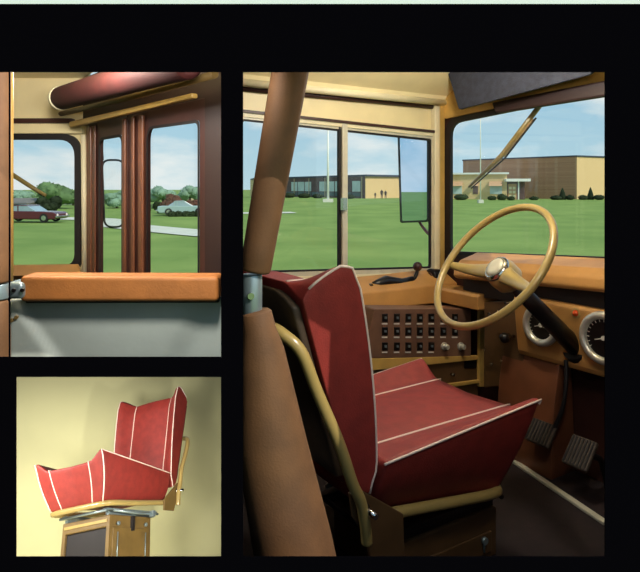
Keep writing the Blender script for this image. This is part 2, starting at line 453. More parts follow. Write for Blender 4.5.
for x0, x1, t0, t1 in ((240, 339, 118, 128), (343, 430.5, 128, 139)):
    MB().prism([Sg.hit(x0, t0), Sg.hit(x1, t1), Sg.hit(x1, 269), Sg.hit(x0, 274)], S.n*.004).build('pane', M['glass'], win)
MB().prism([S.hit(339.5, 122), S.hit(345, 122), S.hit(345, 272), S.hit(339.5, 272)], S.n*.022).build('centre_post', M['alu'], win, .003)
MB().prism([S.hit(337, 123), S.hit(339.4, 123), S.hit(339.4, 272), S.hit(337, 272)], S.n*.012).build('sash_edge', M['rubber'], win)
b = MB(); q = S.shifted(.03).hit(344, 204); b.box(q, (.02, .02, .05), S.u, None); b.build('latch', M['chrome'], win)
# dark rain channel above the window, ledge, ceiling
def along(prof, t0, t1, pl):
    """extrude (offset inward, z) profile along plane direction"""
    a = [pl.at(t0, z, o) for o, z in prof]
    return MB().prism(a, pl.u*(t1-t0))
t0p = (S.hit(243, 110)-S.a).dot(S.u)-.03
za = S.hit(300, 119.5).z-E; zb = S.hit(436, 132.5).z-E
b = MB(); b.prism([S.hit(238, 110), S.hit(437, 131.5), S.hit(437, 134), S.hit(238, 112.6)], S.n*.028); struct(b.build('trim_1', M['brown_dk']))
ceil = [(-.03, .385), (.0, .385), (.035, .385), (.05, .398), (.06, .42), (.20, .50), (.45, .565), (.9, .60), (1.33, .61), (1.33, .66), (-.03, .66)]
MBc = along(ceil, tl-.06, TS+.06, S)
# keep the ceiling ahead of the black board
co_ = MBc.build('ceiling', M['cream']); struct(co_)
b = MB(); b.tube([S.at(tl, .392, .045), S.at(TS-.02, .392, .045)], .016, 10); struct(b.build('trim_2', M['cream_trim']))
b = MB(); b.tube([S.at(tl, .374, .012), S.at(TS-.01, .374, .012)], .010, 8); struct(b.build('lip_shadow', M['brown_dk']))  # dark tube standing in for the shadow under the ceiling lip
# corner post
b = MB(); cp = [S.at(TS-.075, 0, .0), S.at(TS-.075, 0, .03), S.at(TS-.01, 0, .04), S.at(TS+.02, 0, .0), S.at(TS+.02, 0, -.03), S.at(TS-.075, 0, -.03)]
cp = [S.hit(430.5, 188), S.hit(430.5, 188)+S.n*.03, S.hit(438, 188)+S.n*.035, S.hit(438, 188)+S.n*.0]
for p in cp: p.z = E-.40
b.prism(cp, (0, 0, .79)); struct(b.build('trim_4', M['cream_trim'], None, .006))
b = MB(); cp = [S.hit(438.2, 188)+S.n*.02, S.hit(438.2, 188)+S.n*.045, W.at(.0, 0, .055)+S.n*.05, W.at(.03, 0, .005), W.at(-.02, 0, -.02)]
for p in cp: p.z = E-.40
b.prism(cp, (0, 0, .80)); struct(b.build('trim_5', M['ochre'], None, .006))

# front wall with the windscreen
WT = 1.15
fo = [W.at(0, .62), W.at(WT, .62), W.at(WT, -1.05), W.at(0, -1.05)]
gi = [W.hit(453, 124), W.at(WT-.06, .352), W.at(WT-.06, -.228), W.hit(453, 251)]
go = [W.hit(448, 119.5), W.at(WT-.03, .372), W.at(WT-.03, -.245), W.hit(446.5, 254)]
b = MB(); b.ring(rq(fo, .002, 5), rq(go, [.07, .07, .03, .03], 5), -W.n*.03); struct(b.build('wall_front_cab', M['brown_dk']))
win2 = sroot('window_2', W.at(.5, -.24))
MB().ring(rq(go, [.07, .07, .03, .03], 5), rq(gi, [.06, .06, .03, .03], 5), W.n*.016).build('gasket', M['rubber'], win2)
Wg = W.shifted(-.012)
MB().prism([p-W.n*.012 for p in rq(gi, [.06, .06, .03, .03], 5)], W.n*.005).build('pane', M['glass'], win2)
# header above the windscreen: pale strip then dark rail
q = lambda *a: W.shifted(.01).hit(*a)
b = MB(); b.prism([q(447, 119), q(518, 104), q(610, 84), q(612, 40), q(440, 40), q(441, 110)], W.n*.012); struct(b.build('trim_6', M['ochre'], None, .003))
q = lambda *a: W.shifted(.03).hit(*a)
b = MB(); b.prism([q(496, 103), q(610, 81), q(610, 97), q(500, 114)], W.n*.03); struct(b.build('trim_7', M['maroon_dk'], None, .008))

# other enclosing surfaces
b = MB()
fl = [V((-.14, .97, FLOOR)), V((.50, .97, FLOOR)), W.at(WT, -1.05), S.at(TS, -1.05), S.at(tl, -1.05)]
b.prism(fl, (0, 0, -.04)); struct(b.build('floor', M['floor']))
b = MB()
def divider(p0, Y0, p1, Y1, z0, z1):
    a, c = P(p0, 188, Y0), P(p1, 188, Y1)
    b.prism([V((a.x, a.y, z0)), V((c.x, c.y, z0)), V((c.x, c.y, z1)), V((a.x, a.y, z1))], (-.010, 0, 0))
divider(233, .965, 233, 1.47, 0, E+.66)
divider(233, 1.47, 233, 2.5, E-.27, E+.66)
divider(233, 1.47, 233, 2.5, 0, 2.15)
divider(233, 1.475, 198, 1.50, 2.175, E-.27); divider(198, 1.50, 198, 1.76, 2.175, E-.27)
struct(b.build('wall_middle', M['black']))
b = MB(); d0 = P(613, 188, .965); d1 = W.at(WT, 0)
pa = [V((d0.x, d0.y, FLOOR)), V((d1.x, d1.y, FLOOR)), V((d1.x, d1.y, E+.66)), V((d0.x, d0.y, E+.66))]
b.prism(pa, (.012, 0, 0)); struct(b.build('wall_right', M['brown_dk']))
b = MB(); b.prism([V((-1.4, .956, E+.67)), V((1.5, .956, E+.67)), V((1.5, 3.3, E+.67)), V((-2.3, 3.3, E+.67))], (0, 0, .03)); struct(b.build('roof', M['black']))

# sill shelf under the side window with its lever
t1 = TS-.02
sh = along([(0.0, -.375), (.02, -.375), (.05, -.385), (.125, -.425), (.135, -.50), (.125, -.505), (.0, -.505)], tl, t1, S)
struct(sh.build('window_sill', M['tan'], None, .006))
SQ = S.shifted(.07)
lv = thing('door_lever', 'black hand lever with round knob on the sill under the side window', 'lever', S.at(.45, -.39, .07))
b = MB(); b.tube([SQ.hit(372, 284), SQ.hit(378, 284), SQ.hit(386, 281), SQ.hit(402, 283), SQ.hit(413, 279)], [.008, .02, .024, .02, .014], 10); b.build('bracket', M['black_metal'], lv)
b = MB(); b.tube(bez([SQ.hit(375, 285), SQ.hit(395, 283), SQ.hit(411, 281), SQ.hit(416, 275), SQ.hit(417.5, 268)]), .008, 8); b.build('rod', M['black_metal'], lv)
b = MB(); b.sphere(SQ.hit(417.5, 266.5), .021, 16, 12); b.build('knob', M['brown_dk'], lv)
b = MB(); b.cyl(SQ.hit(369, 285), SQ.hit(369, 285)+S.n*.02, .008); b.build('bolt', M['chrome'], lv)
dv = thing('defroster_motor', 'small black round motor on the sill at the corner post', 'motor', S.at(TS-.08, -.39, .06))
SQ2 = S.shifted(.05)
b = MB(); c = SQ2.hit(434, 276); b.cyl(c-S.u*.025, c+S.u*.03, .036, .03); b.build('housing', M['black_metal'], dv, .006)
b = MB(); b.cyl(c-S.u*.034, c-S.u*.02, .018); b.build('cap', M['brown_dk'], dv)

# switch panel
SP = S.shifted(.26)
spn = thing('switch_panel', 'brown panel with rows of black rocker switches under the side window', 'switch panel', SP.hit(420, 357))
b = MB(); b.prism(rq([SP.hit(375, 309), SP.hit(471, 309), SP.hit(471, 358), SP.hit(362, 358)], .004, 2), -S.n*.10); b.build('panel', M['switch_panel'], spn, .002)
for r, y in enumerate((318, 331.5, 346.5)):
    for c, x in enumerate((384.5, 396.5, 408, 419.5, 431, 443, 454.5)):
        if r == 2 and c > 4: continue
        k = MB().prism([SP.hit(x-2.7, y-4.3), SP.hit(x+2.7, y-4.3), SP.hit(x+2.7, y+3.6), SP.hit(x-2.7, y+3.6)], S.n*.005).build('switch', M['dial'], spn, .0015)
        MB().prism([SP.hit(x-.9, y-1.6), SP.hit(x+.9, y-1.6), SP.hit(x+.9, y+.6), SP.hit(x-.9, y+.6)], S.n*.009).build('rocker', M['steel'], k)
        MB().prism([SP.hit(x-2.8, y+5), SP.hit(x+2.6, y+5), SP.hit(x+2.6, y+6.4), SP.hit(x-2.8, y+6.4)], S.n*.002).build('name_strip', M['white_mark'], spn)
for x in (443.5, 460):
    p = SP.hit(x, 346); MB().cyl(p, p+S.n*.008, .0165, n=20).cyl(p, p+S.n*.026, .011, n=16).build('knob', M['bright_rim'], spn, .002)
p = SP.hit(368, 355); MB().cyl(p, p+S.n*.006, .006, n=10).build('screw', M['chrome'], spn)

# heater box with pale metal edging below the switch panel
hb = thing('heater_box', 'brown sheet metal box with ochre edging below the switch panel', 'box', SP.hit(430, 392))
SH = S.shifted(.25)
b = MB(); b.prism([SH.hit(358, 358), SH.hit(478, 358), SH.hit(478, 396), SH.hit(358, 396)], -S.n*.20); b.build('body', M['kick'], hb, .003)
b = MB(); b.prism([SH.hit(357, 358.5), SH.hit(476, 355), SH.hit(476, 359), SH.hit(400, 367), SH.hit(357, 371)], S.n*.012); b.build('top_flange', M['ochre'], hb, .002)
b = MB(); b.prism([SH.hit(477, 302), SH.hit(482, 302), SH.hit(482, 386), SH.hit(477, 386)], S.n*.014)
b.prism([SH.hit(440, 384), SH.hit(482, 378.5), SH.hit(482, 381.5), SH.hit(440, 388)], S.n*.014); b.build('edge_angle', M['ochre'], hb, .002)
b = MB(); b.prism([SH.hit(464, 361), SH.hit(476, 359.5), SH.hit(476, 368), SH.hit(464, 368)], S.n*.003); b.build('opening', M['dial'], hb)
for x, y in ((451, 374), (484, 351), (484, 377)):
    p = SH.hit(x, y); MB().cyl(p, p+S.n*.018, .006, n=10).build('screw', M['chrome'], hb)

# kick panel beside the column
KP = W.shifted(.10)
b = MB()
kp = thing('kick_panel', 'dark brown metal panel with screws left of the steering column', 'panel', KP.hit(505, 384))
b.prism([KP.hit(484, 302), KP.hit(522, 300), KP.hit(524, 384), KP.hit(484, 388)], -W.n*.06); b.build('panel', M['kick'], kp, .004)
for x, y in ((490, 314), (498, 311), (492, 364), (502, 361), (507, 366), (484.8, 350)):
    p = KP.hit(x, y); MB().cyl(p, p+W.n*.005, .006, n=10).build('screw', M['chrome'], kp)
p = KP.hit(509, 336); MB().cyl(p, p+W.n*.03, .012, n=12).build('knob', M['chrome'], kp)

# dashboard
db = thing('dashboard', 'tan bus dashboard with black recess below the windscreen', 'dashboard', W.at(.6, -.6, .06))
tD = 1.12
def t_at(px, off, pl=W):
    q = pl.shifted(off).hit(px, 188); return (q-pl.a).dot(pl.u)
tD0 = t_at(453, .16)
def sheared(prof, t0, t1, dz0, dz1):
    n = len(prof); vs_ = [W.at(t0, z+dz0, o) for o, z in prof]+[W.at(t1, z+dz1, o) for o, z in prof]
    return MB().add(vs_, [tuple(range(n)), tuple(range(2*n-1, n-1, -1))]+[(k, (k+1) % n, n+(k+1) % n, n+k) for k in range(n)])
sheared([(.017, -.235), (.017, -.34), (.10, -.345), (.15, -.338), (.162, -.325), (.155, -.29), (.12, -.262), (.05, -.245)], tD0, tD, -.042, .004).build('padded_top', M['tan'], db, .008, 3)
sheared([(.02, -.342), (.10, -.345), (.10, -.415), (.02, -.43)], tD0, tD, -.042, .004).build('recess', M['rubber'], db)
sheared([(.02, -.425), (.13, -.425), (.14, -.435), (.135, -.49), (.02, -.49)], .015, t_at(479, .13), -.01, -.01).build('side_ledge', M['tan'], db, .004)
tG = (W.shifted(.1).hit(520, 330)-W.shifted(.1).a).dot(W.u)
b = MB().prism([W.at(tG, z, o) for o, z in [(.02, -.412), (.13, -.408), (.14, -.42), (.115, -.62), (.105, -.64), (.06, -.64), (.02, -.5)]], W.u*(tD-tG)); b.build('instrument_panel', M['tan'], db, .006)
IP = W.shifted(.132)
def gauge(px, py, r, label):
    c = IP.hit(px, py)
    g = thing('dial_gauge', label, 'gauge', c-Z*r, 'chrome rimmed gauges in the dashboard')
    u = W.u
    circ = [c+(u*math.cos(a)+Z*math.sin(a))*r for a in [2*math.pi*k/40 for k in range(40)]]
    MB().tube([p+W.n*.008 for p in circ], .0135, 12, True).build('rim', M['bright_rim'], g)
    MB().cyl(c-W.n*.01, c+W.n*.006, r, n=40).build('dial_face', M['dial'], g)
    t = MB()
    for k in range(17):
        a = math.radians(-35+k*250/16); d = u*math.cos(a)+Z*math.sin(a)
        t.box(c+d*r*.78+W.n*.0068, (.011, .0025, .001), d, d.cross(W.n), W.n)
    t.build('scale_marks', M['white_mark'], g)
    d = (u*.8+Z*.25).normalized()
    MB().box(c+d*r*.1+W.n*.008, (r*1.1, .003, .001), d, d.cross(W.n), W.n).cyl(c+W.n*.006, c+W.n*.011, .008, n=12).build('needle', M['white_mark'], g)
gauge(542, 325, .064, 'round black gauge with chrome rim partly behind the steering column')
gauge(605, 338, .076, 'round black gauge cut off by the right edge of the picture')
il = thing('indicator_light', 'small amber warning light between the two dashboard gauges', 'indicator light', IP.hit(577, 318))
c = IP.hit(577, 313); MB().cyl(c-W.n*.002, c+W.n*.008, .017, n=20).build('bezel', M['tan_gloss'], il, .002)
MB().sphere(c+W.n*.008, .011, 14, 10).build('lens', M['amber'], il)
kn = thing('dash_knobs', 'small dark pull knob under the dashboard left of the column', 'knob', KP.hit(514, 342)-W.n*.0)
c = KP.hit(514, 336)
MB().cyl(c, c+W.n*.05, .006, n=10).build('stem', M['chrome'], kn); MB().sphere(c+W.n*.055, .02, 12, 9).build('grip', M['black_metal'], kn)
kn.name = 'pull_knob'

# steering wheel
hub = P(491.75, 264.45, 2.024); d = (hub-V((0, 0, E))).normalized(); r_ = d.cross(Z).normalized()
nrm = V((-.7355, -.2814, .6163)).normalized()
# fit circle axes
ax = (r_-nrm*r_.dot(nrm)).normalized(); ay = nrm.cross(ax)
R = .235
sw = thing('steering_wheel', 'large tan two-spoke steering wheel on a black column', 'steering wheel', hub)
MB().tube([hub+(ax*math.cos(a)+ay*math.sin(a))*R for a in [2*math.pi*k/72 for k in range(72)]], .0125, 14, True).build('rim', M['tan_gloss'], sw)
def onwheel(px, py, h=0):
    dd = V(((px-320)/F, 1, -(py-HZ)/F)); o = V((0, 0, E)); t = (hub+nrm*h-o).dot(nrm)/dd.dot(nrm); return o+dd*t
hc = hub-nrm*.04
for a_, b_ in (((446, 263), (487, 276)), ((545, 297), (514, 281))):
    p0 = onwheel(*a_); dirn = (p0-hub).normalized(); p0 = hub+dirn*(R-.004)
    p1 = hc+dirn*.04; sd = nrm.cross(dirn)
    b = MB()
    def sp(u, v, w, p0=p0, p1=p1, sd=sd):
        c = p1.lerp(p0, u)-nrm*.018*math.sin(math.pi*u*.8); wd = lerp(.030, .013, u**.7); th = lerp(.02, .010, u)
        a = (v-.5)*2; e = (w-.5)*2
        return c+sd*wd*a+nrm*th*e*(1-.6*a*a)
    b.cubegrid(10, 6, 2, sp); b.build('spoke', M['tan_gloss'], sw, .002)
MB().tube([hc-nrm*.075, hc-nrm*.05, hc-nrm*.01, hc+nrm*.012], [.03, .05, .052, .046], 32).build('hub', M['tan_gloss'], sw, .003)
hn = MB().tube([hc+nrm*.006, hc+nrm*.018, hc+nrm*.026], [.046, .046, .040], 32).build('horn_ring', M['chrome'], sw, .002)
MB().tube([hc+nrm*.02, hc+nrm*.028, hc+nrm*.031], [.035, .034, .02], 28).build('horn_button', M['alu'], sw)
# column
sc_ = thing('steering_column', 'black steering column running down from the wheel into the dashboard', 'column', hub-nrm*.5)
e0 = hc-nrm*.073
target = P(580, 352, 2.2)
MB().tube([e0, e0.lerp(target, .5), target], [.026, .030, .034], 18).build('tube', M['black_metal'], sc_)
MB().tube([e0.lerp(target, .92), target+(target-e0).normalized()*.10], [.05, .055], 18).build('collar', M['black_metal'], sc_, .004)
MB().tube([e0.lerp(target, .25), e0.lerp(target, .25)-S.u*.13+S.n*.0+Z*.01], [.006, .005], 8).build('shift_lever', M['chrome'], sc_)

# pedals and floor strip
def pedal(px, py, Y, sx, sy, label, name, group=None):
    c = P(px, py, Y); g = thing(name, label, 'pedal', V((c.x, c.y, FLOOR)))
    nn = (-S.u*.75+Z*.6).normalized(); uu = W.u; vv = nn.cross(uu)
    MB().box(c, (sx, sy, .018), uu, vv, nn).build('pad', M['pad_rubber'], g, .006)
    t = MB()
    for k in range(-3, 4): t.box(c+uu*sx*k/7.5+nn*.010, (.006, sy*.9, .005), uu, vv, nn)
    t.build('tread', M['rubber'], g)
    end = c-nn*.02; MB().tube(bez([end, end+S.u*.09-Z*.03, V((c.x+.12, c.y+.08, FLOOR+.05)), V((c.x+.13, c.y+.08, FLOOR))]), .011, 8).build('arm', M['black_metal'], g)
pedal(541, 433, 2.22, .10, .085, 'ribbed brake pedal nearer the driver seat', 'brake_pedal')
pedal(580, 453, 2.10, .095, .105, 'ribbed accelerator pedal at the far right of the cab floor', 'accelerator_pedal')
b = MB(); p0 = P(514, 463, 2.37); p1 = P(606, 524, 1.93); p0.z = p1.z = FLOOR
dd = (p1-p0).normalized(); ss = V((-dd.y, dd.x, 0))*.011
b.prism([p0-ss, p1-ss, p1+ss, p0+ss], (0, 0, .012)); struct(b.build('trim_8', M['alu'], None, .003))
# engine cowl
cw = thing('engine_cowl', 'rounded brown cowl on the cab floor under the dashboard', 'cowl', W.at(.36, -1.05, .15))
tc0, tc1 = t_at(506, .08), t_at(562, .08)
def cowl(u, v, w):
    th = w*math.pi/2
    return W.at(lerp(tc0, tc1, v), -1.05+.50*math.sin(th)*u, (.03+.11*math.cos(th))*u)
MB().cubegrid(6, 6, 10, cowl).build('shell', M['brown'], cw, .004)
MB().tube(bez([P(566, 360, 2.2), P(566, 385, 2.18), P(562, 410, 2.18), P(552, 432, 2.2)]), .008, 8).build('hose', M['rubber'], cw)

# sun visor
VP = W.shifted(.12)
sv = thing('sun_visor', 'dark slate sun visor hanging over the windscreen', 'sun visor', VP.hit(520, 110))
b = MB(); b.prism(rq([VP.hit(437, 30), VP.hit(461, 110), VP.hit(594, 74.5), VP.hit(606, 22)], .012, 4), W.n*.014); b.build('panel', M['visor'], sv, .004)
for x in (470, 560):
    b = MB(); b.tube([VP.hit(x, 64)-W.n*.002, W.at((VP.hit(x, 50)-W.a).dot(W.u), .50, .0)], .006, 8)
    b.build('bracket', M['black_metal'], sv)

# wiper outside
WO = W.shifted(-.05)
wp = thing('windscreen_wiper', 'tan wiper arm slanting across the windscreen in front of the school', 'wiper', WO.hit(470, 187))
b = MB(); b.prism([WO.hit(528, 117), WO.hit(533, 119.5), WO.hit(503, 157), WO.hit(500, 155)], -W.n*.012); b.build('arm', M['canvas'], wp, .002)
b = MB(); b.tube([WO.hit(541, 104), WO.hit(502, 155), WO.hit(469, 187)], [.011, .011, .006], 8); b.build('blade_carrier', M['tan_gloss'], wp)
b = MB(); b.tube([WO.hit(536, 118), WO.hit(505, 158), WO.hit(471, 188.5)], [.004, .004, .003], 6); b.build('blade', M['rubber'], wp)
b = MB(); b.cyl(WO.hit(541, 104), WO.hit(541, 104)+W.n*.014, .012, n=12); b.build('pivot', M['black_metal'], wp)

# outside mirror
def mirror_thing(corners, Yc, label, tgt, arm_pts, arm_mat, glass=True):
    c = P(sum(p[0] for p in corners)/4, sum(p[1] for p in corners)/4, Yc)
    view = (c-V((0, 0, E))); n_ = ((tgt).normalized()-view.normalized()).normalized()
    n_.z = 0.0; n_.normalize()
    o0 = V((0, 0, E)); pts = []
    for px, py in corners:
        dd = V(((px-320)/F, 1, -(py-HZ)/F)); t = (c-o0).dot(n_)/dd.dot(n_); pts.append(o0+dd*t)
    m = thing('door_mirror', label, 'mirror', V((c.x, c.y, min(p.z for p in pts))))
    cc = sum(pts, V())/4
    inn = [cc+(p-cc)*.955 for p in pts]
    MB().ring(rq(pts, .015, 4), rq(inn, .012, 4), -n_*.02).prism([p-n_*.022 for p in rq(pts, .015, 4)], n_*.003).build('frame', M['black_metal'], m)
    MB().prism([p-n_*.006 for p in rq(inn, .012, 4)], -n_*.004).build('mirror_glass', M['mirror'], m)
    MB().tube(bez([P(*p) for p in arm_pts]), .008, 8).build('arm', arm_mat, m)
    return m
mirror_thing([(397.5, 135), (427.5, 138), (427.5, 222), (400, 223)], 3.25, 'tall rectangular driver mirror outside the sliding window reflecting sky and lawn', V((-1, .16, 0)),
             [(418, 219, 3.27), (422, 226, 3.22), (429, 234, 3.05), (436, 238, 2.99)], M['red_paint'])

# padded stanchion and barrier at the near left
def stanchion(label, top, bot, r0, r1, sl0, sl1, rs, low):
    st = thing('padded_stanchion', label, 'stanchion', low[-1][0])
    n = 10; pts = [top.lerp(bot, k/n) for k in range(n+1)]
    MB().tube(pts, [lerp(r0, r1, k/n) for k in range(n+1)], 20).build('upper_padding', M['brown_pad'], st, .006)
    s = MB().cyl(sl0, sl1, rs, n=22).build('metal_sleeve', M['steel'], st, .002)
    c = sl0.lerp(sl1, .5)
    if rs > .015:
        MB().cyl(c+V((0, -rs*.97, 0)), c+V((.001, -rs-.006, 0)), .006, n=12).build('screw', M['chrome'], s)
    MB().tube([p for p, r in low], [r for p, r in low], 20).build('lower_padding', M['brown_pad'], st, .006)
    return st
Yst = 1.12
stanchion('brown padded stanchion slanting in front of the side window at the cab entrance',
          P(297.5, 30, Yst), P(255, 272, Yst), .035, .028, P(252, 274, Yst), P(252, 314, Yst), .0185,
          [(P(256, 310, Yst), .024), (P(256.5, 313, Yst), .0275), (P(259, 330, Yst), .031), (P(262, 350, Yst), .040), (P(271, 440, Yst), .063), (P(293, 545, Yst), .072), (P(306, 610, Yst), .074), (V((P(312, 690, Yst).x, Yst, FLOOR)), .074)])
sp_ = [o for o in C.objects if o.name == 'padded_stanchion'][0]

# ------------------------------------------------------------------ upper left view: entrance door bay
YF = 2.6
D = Plane(P(83, 188, YF), P(205, 188, 1.80))
if D.n.dot(V((-1, -1, 0))) < 0: D.n = -D.n
FP = Plane(P(-30, 188, YF), P(90, 188, YF))
if FP.n.y > 0: FP.n = -FP.n
ZB = -.46    # hidden lower edge
# front part with the left pane of the windscreen
def pxz(py, Y): return -(py-HZ)/F*Y
fo = [P(-40, 40, YF), P(88, 40, YF), P(88, 300, YF), P(-40, 300, YF)]
fi = [P(-30, 134, YF), P(82, 134, YF), P(82, 272, YF), P(-30, 274, YF)]
b = MB(); b.ring(rq(fo, .003, 6), rq(fi, [.04, .08, .05, .04], 6), (0, .03, 0)); struct(b.build('wall_front_entry', M['cream']))
win3 = sroot('window_3', P(40, 275, YF))
fg = [P(-25, 140, YF), P(76, 140, YF), P(76, 265, YF), P(-25, 267, YF)]
MB().ring(rq(fi, [.04, .08, .05, .04], 6), rq(fg, [.04, .07, .05, .04], 6), (0, -.018, 0)).build('gasket', M['rubber'], win3)
MB().prism([p+V((0, .01, 0)) for p in rq(fg, [.04, .07, .05, .04], 6)], (0, .005, 0)).build('pane', M['glass'], win3)
b = MB(); b.prism([P(-20, 265.5, 2.57), P(78, 264, 2.57), P(81, 275, 2.50), P(-20, 276, 2.50)], (0, .02, -.012)); struct(b.build('trim_9', M['tan']))
b = MB(); b.prism([P(-30, 118, 2.56), P(72, 118, 2.56), P(72, 123, 2.56), P(-30, 123, 2.56)], (0, .04, 0)); struct(b.build('trim_10', M['brown_dk'], None, .006))
b = MB(); b.prism([P(-30, 123.4, 2.575), P(79, 123.4, 2.575), P(83, 133.5, 2.575), P(-30, 133.5, 2.575)], (0, .02, 0)); struct(b.build('trim_11', M['cream'], None, .004))
# corner edge with chipped cream paint
b = MB(); b.tube([P(83.5, 135, 2.53), P(84, 200, 2.53), P(84.5, 280, 2.53)], .011, 10); struct(b.build('trim_12', M['cream_trim']))
# ceiling of the entry
b = MB(); ce = [P(-60, 60, 1.0), P(235, 60, 1.0)]
b.prism([V((-1.8, .965, E+.46)), V((-.15, .965, E+.46)), V((-.38, 1.75, E+.46)), D.at(-.1, .46), V((-2.2, 2.62, E+.46))], (0, 0, .05)); struct(b.build('ceiling_entry', M['cream']))

# door bay wall: dark brown header and jambs
tR = (D.hit(222, 188)-D.a).dot(D.u)+.02
def dq(x0, y0, x1, y1, x2, y2, x3, y3, pl): return [pl.hit(x0, y0), pl.hit(x1, y1), pl.hit(x2, y2), pl.hit(x3, y3)]
b = MB()
b.prism([D.at(0, .46), D.at(tR, .46), D.at(tR, .262), D.at(0, .262)], -D.n*.03)
tq = (D.hit(204.8, 188)-D.a).dot(D.u); b.prism([D.at(tq, .262), D.at(tR, .262), D.at(tR, ZB), D.at(tq, ZB)], -D.n*.03)
struct(b.build('wall_door_side', M['maroon_dk']))
dr = sroot('door_1', D.at(.3, ZB))
def leaf(x0, x1, i0, i1, ytop0, ytop1, rad):
    t0 = (D.hit(x0, 188)-D.a).dot(D.u); t1 = (D.hit(x1, 188)-D.a).dot(D.u)
    o_ = [D.at(t0, .262), D.at(t1, .262), D.at(t1, ZB), D.at(t0, ZB)]
    i_ = [D.hit(i0, ytop0), D.hit(i1, ytop1), D.hit(i1, 290), D.hit(i0, 283)]
    lf = MB().ring(rq(o_, .003, 6), rq(i_, rad, 6), -D.n*.014).build('door_leaf', M['brown_dk'], dr, .002)
    ii = [p+(sum(i_, V())/4-p)*.0 for p in i_]
    cc = sum(i_, V())/4
    MB().ring(rq(i_, rad, 6), rq([cc+(p-cc)*.965 for p in i_], rad, 6), D.n*.003).build('gasket', M['rubber'], lf)
    MB().prism([p-D.n*.010 for p in rq(i_, rad, 6)], D.n*.004).build('pane', M['glass'], lf)
leaf(88.5, 127, 100, 122.5, 138, 134, [.03, .03, .03, .03])
leaf(128, 205, 147, 199.5, 127, 119.5, [.05, .02, .03, .03])
def stile(x0, x1, m, h, y0=110):
    Dp = D.shifted(.001); b = MB(); pts = [Dp.hit(x0, 188), Dp.hit(x1, 188)]
    b.prism([V((pts[0].x, pts[0].y, E+.25)), V((pts[1].x, pts[1].y, E+.25)), V((pts[1].x, pts[1].y, E+ZB)), V((pts[0].x, pts[0].y, E+ZB))], D.n*h)
    b.build('stile', m, dr, .004)
stile(89, 93, M['brown'], .012); stile(94, 96.5, M['brown'], .008); stile(124, 127, M['brown'], .010); stile(133, 135.5, M['brown'], .010); stile(141, 145, M['brown'], .012)
b = MB(); Dp = D.shifted(.05)
b.prism([Dp.hit(74, 122), Dp.hit(198, 93.5), Dp.hit(198, 98.5), Dp.hit(74, 128)], D.n*.02); struct(b.build('trim_13', M['ochre'], None, .004))
b = MB(); Dp = D.shifted(.07)
b.tube([Dp.hit(58, 114.5), Dp.hit(120, 100), Dp.hit(215, 74.5)], .010, 10); struct(b.build('trim_14', M['olive']))
# roll pad above the door
Dp = D.shifted(.16)
rp = thing('header_pad', 'dark maroon padded roll above the folding door', 'pad', Dp.hit(120, 110))
a0, a1 = Dp.hit(62, 98), Dp.hit(188, 62)
n = 12; pts = [a0.lerp(a1, k/n) for k in range(n+1)]
MB().tube([a0.lerp(a1, -.004)]+pts+[a0.lerp(a1, 1.012)], [.038]+[.043]*(n+1)+[.034], 24).build('roll', M['maroon_pad'], rp, .004)
MB().cyl(a0.lerp(a1, -.022), a0.lerp(a1, .0), .046, n=24).build('end_cap', M['cream_trim'], rp, .004)
for k in (.1, .9):
    p = a0.lerp(a1, k); MB().tube([p+Z*.02, p-D.n*.15+Z*.04], .008, 8).build('bracket', M['olive'], rp)

# barrier: padded rail, grey panel, clamp
YB = 1.45
br = thing('modesty_barrier', 'blue-grey barrier panel topped by an orange-brown padded rail', 'barrier', P(120, 375, YB))
MB().cubegrid(24, 8, 6, lambda u, v, w: V(P(lerp(27, 220.8, u), lerp(299, lerp(274, 274.5, u), w), YB)+V((0, (v-.5)*.075, 0)))).build('padded_rail', M['orange_pad'], br, .018, 4)
MB().prism([P(25, 298.5, YB), P(219, 297.5, YB), P(219, 303, YB), P(25, 303.5, YB)], (0, .03, 0)).build('under_rail', M['rubber'], br, .004)
def pnl(u, v, w):
    p = P(lerp(9.9, 221.5, u), lerp(371.8, 299.5, w), YB); px = lerp(9.9, 221.5, u); py = lerp(371.8, 299.5, w)
    k = px-10-(py-300)*.72-10
    dent = .016*smooth(0, -14, k)      # folded gusset at the left
    k2 = (px-221)+(py-300)*.55-6+24
    dent2 = .014*smooth(-16, 18, k2)
    return p+V((0, .012+.012*v-dent-dent2*0+dent2, 0))
MB().cubegrid(60, 1, 30, pnl).build('panel', M['grey_panel'], br)
cl = MB().cubegrid(4, 3, 3, lambda u, v, w: P(lerp(11, 29, u), lerp(297, 280.5, w), YB-.02)+V((0, (v-.5)*.06, 0))).build('clamp', M['steel'], br, .01, 3)
b = MB()
for x, y in ((14.5, 290), (23, 290)): q = P(x, y, YB-.05); b.cyl(q, q+V((0, -.006, 0)), .0045, n=10)
b.build('screw', M['black_metal'], cl)
for x, y in ((12.5, 320), (17, 317)):
    q = P(x, y, YB-.003); MB().cyl(q+V((0, .01, 0)), q+V((0, -.006, 0)), .0045, n=10).build('rivet', M['olive'], br)
# narrow tan pole at the left edge and the neighbouring padded stanchion
tp = tag(MB().cyl(P(11.3, 40, 1.40), P(11.3, 281, 1.40), .0045, n=14).build('grab_pole', M['ochre']), 'slim ochre pole rising from the clamp at the left edge', 'pole')
Y2 = 1.1
stanchion('brown padded upright with metal sleeve at the far left edge beside the slim pole',
          P(-8, 30, Y2), P(-8, 283, Y2), .0305, .0305, P(-4, 283.5, Y2), P(-4, 299, Y2), .0205,
          [(P(-8, 299.5, Y2), .026), (P(-8, 330, Y2), .03), (P(-8, 420, Y2), .03), (V((P(-8, 420, Y2).x, Y2, 0)), .03)])
